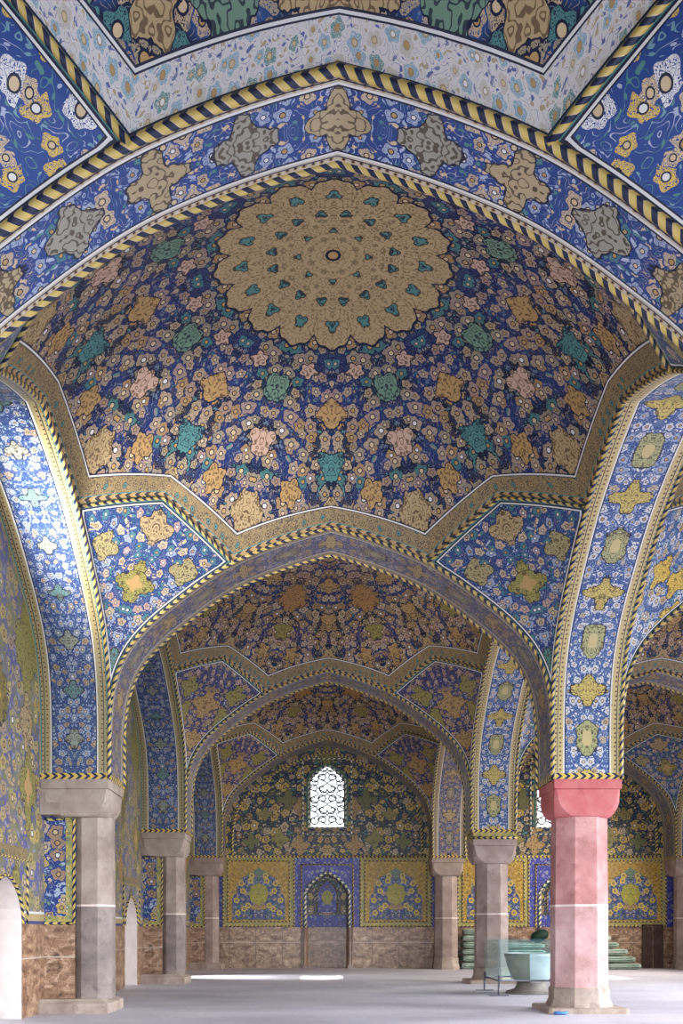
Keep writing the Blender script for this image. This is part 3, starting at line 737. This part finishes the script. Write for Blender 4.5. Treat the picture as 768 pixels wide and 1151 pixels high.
for c in (0.0, 10.2):
    # bouquet panels left and right of the niche
    for sgn in (-1, 1):
        pc = c + sgn * 2.98; x0, x1 = pc - 1.4, pc + 1.4
        p = MB('ochrefield', 'bouquet', 'olivemed', 'rope', 'yellow_edge', 'yellowglaze', 'navyglaze')
        flat(p, [(x0 - .12, DADO + .02), (x1 + .12, DADO + .02), (x1 + .12, TOPT), (x0 - .12, TOPT)], WALLY - 0.015, 4, pc, DADO)
        flat(p, [(x0 + .08, DADO + .26), (x1 - .08, DADO + .26), (x1 - .08, TOPT - .2), (x0 + .08, TOPT - .2)], WALLY - 0.022, 0, pc, DADO)
        half = [(1.15, 2.1), (1.15, 3.05), (1.05, 3.2), (0.95, 3.28), (0.93, 3.62), (0.82, 3.82), (0.55, 4.02), (0.25, 4.2), (0.0, 4.36)]
        flat(p, [(pc - a, z) for a, z in half] + [(pc + a, z) for a, z in half[-2::-1]], WALLY - 0.03, 1, pc, 2.1)
        flat(p, [(pc + 0.42 * math.cos(q * PI / 16) * (1 + .06 * math.cos(q * PI / 2)), 3.22 + 0.46 * math.sin(q * PI / 16) * (1 + .06 * math.cos(q * PI / 2))) for q in range(32)][::-1], WALLY - 0.038, 2, pc, 3.0)
        for dx, dz in ((-.75, 3.68), (-.35, 3.80), (.35, 3.80), (.75, 3.68), (-.68, 3.35), (.68, 3.35), (-.96, 2.95), (-.46, 2.72), (.46, 2.72), (.96, 2.95), (-.63, 2.58), (.63, 2.58), (-.9, 2.4), (.9, 2.4), (-.3, 4.02), (.3, 4.02)):
            for rad, yy, mi in ((0.125, .034, 5), (0.055, .037, 6), (0.025, .040, 5)):
                flat(p, [(pc + dx + rad * math.cos(q * PI / 10) * (1 + (.12 if rad > .1 else 0) * math.cos(q * PI / 2)), dz + rad * math.sin(q * PI / 10) * (1 + (.12 if rad > .1 else 0) * math.cos(q * PI / 2))) for q in range(20)][::-1], WALLY - yy, mi)
        rect_rope(p, x0 + .06, x1 - .06, DADO + .24, TOPT - .18, WALLY - 0.02, 0.045, 3)
        rect_rope(p, x0 - .14, x1 + .14, DADO + .04, TOPT - .02, WALLY - 0.02, 0.05, 3)
        p.build('tile_panel', broot)
    rp = MB('rope'); rp.tube([(c - 4.42, WALLY - 0.02, TOPT), (c + 4.42, WALLY - 0.02, TOPT)], 0.06); rp.build('rope_moulding', broot)
    # inner rope following the tympanum under the last arch
    full = [(x / 4.4 * 4.12, z if z < 5 else 5 + (z - 5) * 0.945) for x, z in ARCH]
    pts = [(c + x, WALLY - 0.02, z) for x, z in full if z > TOPT] + [(c - x, WALLY - 0.02, z) for x, z in full[-2::-1] if z > TOPT]
    rp = MB('rope'); rp.tube(pts, 0.055); rp.build('rope_moulding', broot)
    # prayer niche
    nr = empty('prayer_niche', (c, WALLY, 0), 'arched prayer niche under the lattice window at the end of the nave' if c == 0 else 'half hidden prayer niche in the side aisle, between the two right columns', 'niche')
    DEP = 0.75
    p = MB('tymp', 'dado', 'bluefield', 'olivemed', 'rope', 'pier_tile')  # darker tiles inside put the recess's shadow into its colour
    PN = lambda s, z: (s, 0, z); QN = lambda s, z: (s * 0.9, DEP, z)
    n = 28; pa = [(-NHW, 0.0), (-NHW, DADO)] + [(-NHW + 2 * NHW * k / n, nf(-NHW + 2 * NHW * k / n)) for k in range(n + 1)] + [(NHW, DADO), (NHW, 0.0)]
    for (a, za), (b, zb) in zip(pa, pa[1:]):
        p.face([PN(a, za), PN(b, zb), QN(b, zb), QN(a, za)], [(0.0, za), (0.2, zb), (0.6, zb), (0.5, za)], 1 if max(za, zb) <= DADO + 1e-6 else 5)
    wall_strip(p, QN, -NHW, NHW, 0, DADO, [], 1, 0)
    wall_strip(p, QN, -NHW, NHW, DADO, 2.3, [], 2, 0)
    wall_strip(p, QN, -NHW, NHW, 2.3, 4.2, [(-NHW, NHW, nf, lambda s: 4.2)], 0, 0, uvoff=1.5)
    hp = [(0.45, 2.45), (0.45, 3.3), (0.3, 3.6), (0.0, 3.85)]
    flat(p, [(-a, z) for a, z in hp] + [(a, z) for a, z in hp[-2::-1]], DEP - 0.02, 2, 0, 0)
    flat(p, [(0.24 * math.cos(q * PI / 12), 3.1 + 0.32 * math.sin(q * PI / 12)) for q in range(24)][::-1], DEP - 0.03, 3, 0, 3.0)
    p.tube([(-a, DEP - 0.02, z) for a, z in hp] + [(a, DEP - 0.02, z) for a, z in hp[-2::-1]], 0.03, 4)
    p.build('niche_recess', nr)
    p = MB('rope_w', 'rope', 'bluefield')
    p.tube([(x * 1.03, -0.02, z + (0.04 if z > 2 else 0)) for x, z in pa[1:-1]], 0.06, 0)
    p.tube([(-1.12, -0.02, DADO), (-1.12, -0.02, 4.5), (1.12, -0.02, 4.5), (1.12, -0.02, DADO)], 0.05, 1)
    p.build('niche_frame', nr)
    for sx in (-1, 1):
        p = MB('brownstone'); p.tube([(sx * (NHW + 0.05), -0.03, 0.0), (sx * (NHW + 0.05), -0.03, DADO)], 0.06)
        p.tube([(sx * (NHW + 0.17), -0.01, 0.0), (sx * (NHW + 0.17), -0.01, DADO)], 0.035); p.box(sx * (NHW + .05) - .09, sx * (NHW + .05) + .09, -0.12, 0.0, 0, 0.14); p.build('colonnette', nr)

# lattice windows
def window(c, name, label):
    root = MB('grille')
    y = WALLY + 0.12
    Q = lambda s, z: (c + s, WALLY + 0.3, z); P0 = lambda s, z: (c + s, WALLY, z)
    rv = MB('tymp'); n = 28
    path = [(-WHW, WZ0)] + [(-WHW + 2 * WHW * k / n, wf(-WHW + 2 * WHW * k / n)) for k in range(n + 1)] + [(WHW, WZ0), (-WHW, WZ0)]
    for (a, za), (b, zb) in zip(path, path[1:]):
        rv.face([P0(a, za), P0(b, zb), Q(b, zb), Q(a, za)], [(0, za), (0, zb), (.3, zb), (.3, za)], 0)
    w = tag(rv.build(name), label, 'window', None, 'structure')
    fr = MB('greenglaze', 'rope_w', 'bluefield')
    for k, (o, mi) in enumerate(((0.3, 2), (0.12, 0))):
        ph = [(-WHW - o, WZ0 - o), (-WHW - o, WAP + o), (WHW + o, WAP + o), (WHW + o, WZ0 - o)] if k == 0 else None
        if ph:
            fr.tube([(c + x, WALLY - 0.015, z) for x, z in ph], 0.045, 1, 8, True)
    fr.tube([(c + x * 1.06, WALLY - 0.01, z) for x, z in path[:-1]], 0.05, 1, 8, True)
    for k, (a, b) in enumerate(zip(path[:-2], path[1:-1])):
        fr.face([(c + a[0] * 1.05, WALLY - .012, a[1]), (c + b[0] * 1.05, WALLY - .012, b[1]), (c + b[0] * 1.2, WALLY - .012, b[1] + (.1 if b[1] > 8 else 0)), (c + a[0] * 1.2, WALLY - .012, a[1] + (.1 if a[1] > 8 else 0))], None, 0)
    fr.build('window_frame', w)
    g = root                                  # scrolling lattice: mirrored curls
    def inside(x, z): return abs(x) < WHW - 0.01 and WZ0 < z < wf(x) - 0.01
    def bar(pts, r=0.032):
        run = []
        for x, z in pts + [(99, 0)]:
            if inside(x, z): run.append((c + x, y, z))
            else:
                if len(run) > 1: g.tube(run, r, 0, 6)
                run = []
    for sx in (-1, 1):
        for row in range(6):
            zc = WZ0 + 0.1 + row * 0.46
            for col_ in range(2):
                xc = 0.2 + col_ * 0.38; ph = (row + col_) % 2
                pts = []
                for k in range(34):
                    a = k / 33 * 3.6 * PI * 0.5 + (PI if ph else 0); rr = 0.21 - 0.15 * k / 33
                    pts.append((sx * (xc + rr * math.cos(a)), zc + 0.22 + rr * 1.05 * math.sin(a)))
                bar(pts)
            bar([(sx * (0.02 + 0.36 * (0.5 - 0.5 * math.cos(q / 16 * 2 * PI))), zc + 0.46 * q / 16) for q in range(17)], 0.028)
            bar([(sx * (0.74 - 0.36 * (0.5 - 0.5 * math.cos(q / 16 * 2 * PI))), zc + 0.23 + 0.46 * q / 16) for q in range(17)], 0.028)
    g.tube([(c + x * 0.98, y, z) for x, z in path[:-1]], 0.035, 0, 6, True)
    g.build('lattice', w)
window(0.0, 'window_1', 'bright lattice window high on the back wall at the end of the nave')
window(9.9, 'window_2', 'bright lattice window in the side aisle, half hidden by the red column')

# right wall: piers between wide openings to the courtyard (outside the frame)
wr = MB('wall_tile')
PR = lambda s, z: (RX + 0.05, s, z)
hs = [(BY[i][0] + 0.6, BY[i][1] - 0.6, lambda s: 0.0, lambda s: 6.6) for i in range(3)]
wall_strip(wr, PR, -1.4, WALLY, 0, 13, hs, 0, 0, True)
tag(wr.build('wall_right'), 'courtyard side wall with wide openings', 'wall', None, 'structure')
wf2 = MB('wall_tile')
wall_strip(wf2, lambda s, z: (s, -1.4, z), -7.5, RX + 0.4, 0, 13, [(-5.2, 9.0, lambda s: 0.0, lambda s: 7.2)], 0, 0)
tag(wf2.build('wall_front'), 'wall behind the viewer with a broad opening', 'wall', None, 'structure')

# ------------------------------------------------------------------ columns
def ring8(hw, cut, z):
    a = hw - cut
    return [(a, -hw, z), (hw, -a, z), (hw, a, z), (a, hw, z), (-a, hw, z), (-hw, a, z), (-hw, -a, z), (-a, -hw, z)]
OC = 0.5858
def column(x, y, label, sm, cm, top=4.67, hw=0.54, chw=0.675, joint=2.16, slab=True, low=None, sdx=0.0, engaged=False):
    r = empty('column', (x, y, 0), label, 'column', 'stone columns of the hall')
    ct = top - 0.73; ph = 0.28 if engaged else 0.5
    def sh(ring): return [(a + sdx, b, c) for a, b, c in ring]
    p = MB(sm, 'mortar', low or sm)
    p.loft([sh(ring8(hw, hw * OC, ph - 0.02)), sh(ring8(hw * 0.995, hw * .995 * OC, joint - 0.02))], 2)
    p.loft([sh(ring8(hw * 1.004, hw * 1.004 * OC, joint - 0.02)), sh(ring8(hw * 1.004, hw * 1.004 * OC, joint + 0.02))], 1)
    p.loft([sh(ring8(hw * .99, hw * .99 * OC, joint + 0.02)), sh(ring8(hw * 0.965, hw * 0.965 * OC, ct + 0.02))], 0)
    p.build('shaft', r)
    p = MB(cm)
    p.loft([ring8(chw * .80, chw * .44, ct), ring8(chw * .84, chw * .38, ct + 0.02), ring8(chw * .9, chw * .27, ct + 0.1), ring8(chw * .945, chw * .17, ct + 0.19), ring8(chw * .965, chw * .12, ct + 0.28),
            ring8(chw * .965, chw * .05, ct + 0.52), ring8(chw * .945, chw * .05, ct + 0.525), ring8(chw * .945, chw * .05, ct + 0.54), ring8(chw, 0.012, ct + 0.545), ring8(chw, 0.012, top)], 0)
    p.build('capital', r)
    p = MB('plinth'); h3 = hw * 1.06; bw = 0.8
    if engaged:
        p.loft([[(-0.75, -.74, z), (0.66, -.74, z), (0.66, .74, z), (-0.75, .74, z)] for z in (0, 0.2)] + [[(-0.75, -.7, 0.28), (0.5, -.6, 0.28), (0.5, .6, 0.28), (-0.75, .7, 0.28)]], 0)
    else:
        p.loft([ring8(h3 * 1.1, h3 * 1.1 * OC, 0.1), ring8(h3 * 1.08, h3 * 1.08 * OC, 0.16), ring8(h3, h3 * OC, 0.26), ring8(h3, h3 * OC, ph - 0.03), ring8(hw, hw * OC, ph)], 0)
        if slab: p.loft([ring8(bw, 0.06, 0.0), ring8(bw, 0.06, 0.09), ring8(bw - 0.03, 0.06, 0.11)], 0)
        else: p.loft([ring8(h3 * 1.1, h3 * 1.1 * OC, 0.0), ring8(h3 * 1.1, h3 * 1.1 * OC, 0.12)], 0)
    p.build('plinth', r)
    if top < SPR - 0.05:
        p = MB('yellow_edge', 'rope'); q = 0.66
        p.box(-q, q, -q, q, top, SPR)
        p.tube([(-q, -q, top + .05), (q, -q, top + .05), (q, q, top + .05), (-q, q, top + .05)], 0.05, 1, 8, True); p.build('tiled_block', r)
    return r
YC = [(a + b) / 2 for a, b in TY]
column(CX + .02, YC[2], 'pink stone octagonal column with red capital, nearest on the right', 'pink', 'cappink', low='pinkpale')
column(CX + .04, YC[3], 'brown octagonal column behind the glass barrier', 'brownstone', 'brownstone', top=4.46, hw=0.5)
column(CX - .05, YC[4] - 0.05, 'slim brown column at the back wall, right of the prayer niche', 'brownstone', 'brownstone', hw=0.48, chw=0.68, slab=False)
column(CX2, YC[4] - 0.05, 'brown column at the back wall, at the right edge of the picture', 'brownstone', 'brownstone', hw=0.48, chw=0.7, slab=False)
column(-CX, YC[2], 'pale column built into the left wall, nearest the viewer', 'palestone', 'palestone', hw=0.40, sdx=0.22, engaged=True, low='sootstone')
column(-CX, YC[3], 'pale column against the left wall beyond the narrow white doorway', 'palestone', 'palestone', hw=0.38, sdx=0.2, engaged=True, low='sootstone')
column(-CX, YC[4] - 0.05, 'farthest brown column against the left wall beside the back wall', 'brownstone', 'brownstone', hw=0.38, sdx=0.1, engaged=True)
# wall piers that carry the left columns
for i in (2, 3, 4):
    y0, y1 = TY[i][0] + 0.3, TY[i][1] - (0.3 if i < 4 else 0)
    x0, x1 = WALLX - 0.1, -CX - 0.08
    p = MB('pier_tile', 'dado', 'palestone', 'yellow_edge', 'rope')
    p.box(x0, x1, y0, y1, 0, DADO, 1); p.box(x0, x1, y0, y1, DADO, 3.98, 0)
    p.box(x0, x1, y0 - 0.02, y1, 0, 0.14, 2)
    xa = WALLX + 0.02; xb = x1 - 0.02
    p.face([(xb - .16, y0 - .012, DADO), (xb, y0 - .012, DADO), (xb, y0 - .012, 3.95), (xb - .16, y0 - .012, 3.95)], [(0, 0), (.16, 0), (.16, 2), (0, 2)], 3)
    p.face([(xa, y0 - .01, DADO), (xb, y0 - .01, DADO), (xb, y0 - .01, DADO + .16), (xa, y0 - .01, DADO + .16)], [(0, 0), (.5, 0), (.5, .16), (0, .16)], 3)
    p.tube([(xb, y0 - .01, DADO + .02), (xb, y0 - .01, 3.9), (xa, y0 - .01, 3.9)], 0.035, 4); p.tube([(xb, y0 - .01, DADO + .02), (xa, y0 - .01, DADO + .02)], 0.035, 4)
    p.box(x0, -CX - 0.3, TY[i][0] + .02, TY[i][1] - .02, 3.97, SPR, 2)
    tag(p.build('wall_pier'), ['', '', 'tiled wall pier behind the nearest left column', 'tiled wall pier behind the second left column', 'tiled wall pier at the far left corner'][i], 'pier', None, 'structure')

# ------------------------------------------------------------------ stone basin inside its glass barrier
br = empty('stone_basin', (5.30, 24.55, 0), 'round carved stone water basin, its lit side coloured pale, inside the glass barrier', 'basin')
p = MB('basin', 'basin_lit')
pr = [(0.2, 0.28), (0.36, 0.29), (0.48, 0.40), (0.57, 0.6), (0.63, 0.78), (0.66, 0.94), (0.69, 0.97), (0.69, 1.05), (0.62, 1.06), (0.58, 0.98), (0.5, 0.7), (0.3, 0.52), (0.0, 0.48)]
NS = 48
P = [[(r_ * math.cos(2 * PI * k / NS), r_ * math.sin(2 * PI * k / NS), z) for k in range(NS + 1)] for r_, z in pr]
for i in range(len(P) - 1):
    for k in range(NS):
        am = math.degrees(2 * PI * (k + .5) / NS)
        pale = 252 < am or am < 20 or pr[i][1] > 1.0  # pale faces put the light on this side into the stone's colour
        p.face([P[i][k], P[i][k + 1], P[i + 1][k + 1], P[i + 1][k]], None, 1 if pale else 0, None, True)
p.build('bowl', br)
p = MB('sootstone'); p.loft([[(r_ * math.cos(2 * PI * k / 24), r_ * math.sin(2 * PI * k / 24), z) for k in range(24)] for r_, z in ((0.66, 0), (0.64, 0.06), (0.5, 0.1), (0.42, 0.14), (0.38, 0.22), (0.36, 0.31))], 0, True); p.build('pedestal', br)
gx0, gx1, gy0, gy1 = 4.26, 6.22, 23.5, 25.6
gr = empty('glass_barrier', (gx0, gy0, 0), 'low glass barrier on steel feet standing around the stone basin', 'barrier')
W_, H_ = gx1 - gx0, gy1 - gy0
for x0, x1, y0, y1 in ((0, W_, 0, 0.012), (0, W_, H_ - .012, H_), (0, .012, .014, H_ - .014), (W_ - .012, W_, .014, H_ - .014)):
    p = MB('glass'); p.box(x0, x1, y0, y1, 0.40, 1.42); p.build('glass_pane', gr)
for a, b in (((0, 0), (W_, 0)), ((0, H_), (W_, H_)), ((0, 0), (0, H_)), ((W_, 0), (W_, H_))):
    p = MB('metal'); p.tube([(*a, 0.385), (*b, 0.385)], 0.022); p.build('bottom_rail', gr)
for x in (0, W_):
    for y in (0, H_):
        p = MB('metal'); p.tube([(x, y, 0.0), (x, y, 0.52)], 0.026); ft = p.build('foot', gr); p = MB('metal'); p.box(x - .24, x + .24, y - .03, y + .03, 0, 0.03); p.build('foot_plate', ft)

# ------------------------------------------------------------------ folded canvas stacks by the aisle's back wall
def tarp(x, y, z, lx, ly, h, mat, label, group, seed):
    """a folded canvas: rounded fold in front, lumpy top, loose layered end"""
    rnd = random.Random(seed); NXs, NP = 14, 20
    wob = [rnd.uniform(-1, 1) for _ in range(NXs + 1)]; p = MB(mat, 'tarp_dark')
    rows = []
    for i in range(NXs + 1):
        t = i / NXs; xx = (t - 0.5) * lx; e = min(1, min(t, 1 - t) * 9) ** 0.5
        row = []
        for k in range(NP):
            a = 2 * PI * k / NP; c, s = math.cos(a), math.sin(a)
            cy = math.copysign(abs(c) ** 0.5, c) * ly / 2; cz = math.copysign(abs(s) ** 0.55, s) * h / 2
            zz = h / 2 + cz * (0.72 + 0.28 * e)
            if s > 0: zz -= (0.012 * (wob[i] + 1) + 0.008 * (1 + math.cos(t * 9 + seed))) * s
            row.append((xx, cy * (0.93 + 0.07 * e) + 0.015 * wob[i] * (1 if c < 0 else 0), max(zz, 0.0)))
        rows.append(row)
    p.loft(rows, 0, True)
    for f in (0.34, 0.66):                   # dark gaps between the folds along front and end
        p.tube([(-lx / 2 - 0.012, ly * 0.3, h * f), (-lx / 2 - 0.012, -ly * 0.32, h * f), (-lx / 2 + 0.1, -ly / 2 - 0.002, h * f + .01), (lx * 0.1, -ly / 2 - 0.002 , h * f + 0.02 * math.sin(seed)), (lx / 2 - .12, -ly / 2, h * f)], 0.012, 1, 6)
    o = p.build('folded_canvas'); o.location = (x, y, z); o.rotation_euler.z = rnd.uniform(-0.03, 0.03)
    return tag(o, label, 'canvas', group)
ORD = ['bottom', 'second from the bottom', 'third from the bottom', 'fourth from the bottom', 'fifth from the bottom', 'topmost']
z = 0.0
for k, h in enumerate((0.3, 0.3, 0.26, 0.3, 0.26, 0.26)):
    tarp(6.36 + 0.03 * (k % 2), 39.95, z, 1.32 - 0.03 * k, 0.95, h, 'tarp' if k % 2 else 'tarp_b', 'green folded canvas, %s of the tall stack beside the slim back column' % ORD[k], 'canvas stack beside the slim column', k + 3); z += h + 0.006
z = 0.0
for k, h in enumerate((0.28, 0.28, 0.28, 0.26)):
    tarp(8.35, 39.95, z, 1.9 - 0.06 * k, 0.95, h, 'tarp_b' if k % 2 else 'tarp', 'green folded canvas, %s of the stack seen behind the stone basin' % (ORD[k] if k < 3 else 'topmost'), 'canvas stack behind the basin', k + 21); z += h + 0.006
z = 0.0
for k, (h, l) in enumerate(((0.28, 2.35), (0.3, 2.2), (0.3, 1.95), (0.26, 1.6), (0.3, 1.3))):
    tarp(12.0 + (l - 2.35) * 0.1 - 0.16 * k, 39.7, z, l, 1.15, h, 'tarp' if k % 2 else 'tarp_b', 'grey green canvas, %s of the stepped stack right of the red column' % (ORD[k] if k < 4 else 'topmost'), 'stepped canvas stack', k + 41); z += h + 0.006
# loose dark bundle on the middle stack
p = MB('tarp_dark')
rows = []
for i in range(9):
    t = i / 8; rr = 0.26 * math.sin(PI * (0.12 + 0.76 * t)) ** 0.6
    rows.append([(-0.33 + 0.7 * t, rr * math.cos(2 * PI * k / 14) * (1 + .15 * math.sin(3 * k + i)), 0.26 + 0.16 * t + rr * math.sin(2 * PI * k / 14) * (1 + .12 * math.cos(2 * k + i))) for k in range(14)])
p.loft(rows, 0, True)
o = p.build('canvas_bundle'); o.location = (9.05, 39.9, 1.06); tag(o, 'dark green crumpled bundle lying on the canvas behind the basin', 'bundle')

# door in the far right of the back wall
d = MB('wood'); d.box(-0.36, 0.0, -0.06, 0, 0, 1.82); d.box(0.06, 0.40, -0.10, -0.04, 0, 1.8)
for zz in (0.12, 0.95): d.box(-0.3, -0.06, -0.085, -0.055, zz, zz + 0.7)
dr = tag(d.build('door_4'), 'dark wooden door in the back wall beside the stepped canvas stack', 'door', None, 'structure'); dr.location = (14.12, WALLY, 0)
d = MB('wood'); d.box(-0.44, -0.36, -0.1, 0, 0, 1.9); d.box(0.40, 0.46, -0.1, 0, 0, 1.9); d.box(-0.44, 0.46, -0.1, 0, 1.82, 1.9); d.build('door_frame', dr)
d = MB('metal'); d.tube([(-0.06, -0.1, 0.98), (-0.06, -0.16, 0.98), (-0.06, -0.16, 1.1), (-0.06, -0.1, 1.1)], 0.012); d.build('door_handle', dr)

# blue scrap at the foot of the red column
p = MB('blue'); rows = []
rnd = random.Random(4)
for i in range(5):
    t = i / 4; w = 0.11 * math.sin(PI * (0.15 + 0.7 * t))
    rows.append([(-0.13 + 0.26 * t, w * math.cos(2 * PI * k / 10) * rnd.uniform(.8, 1.2), max(0, 0.035 + 0.035 * math.sin(2 * PI * k / 10) * rnd.uniform(.5, 1.2))) for k in range(10)])
p.loft(rows, 0, True)
o = p.build('plastic_scrap'); o.location = (4.52, 18.36, 0); tag(o, 'crumpled blue plastic scrap on the floor at the foot of the red column', 'scrap')
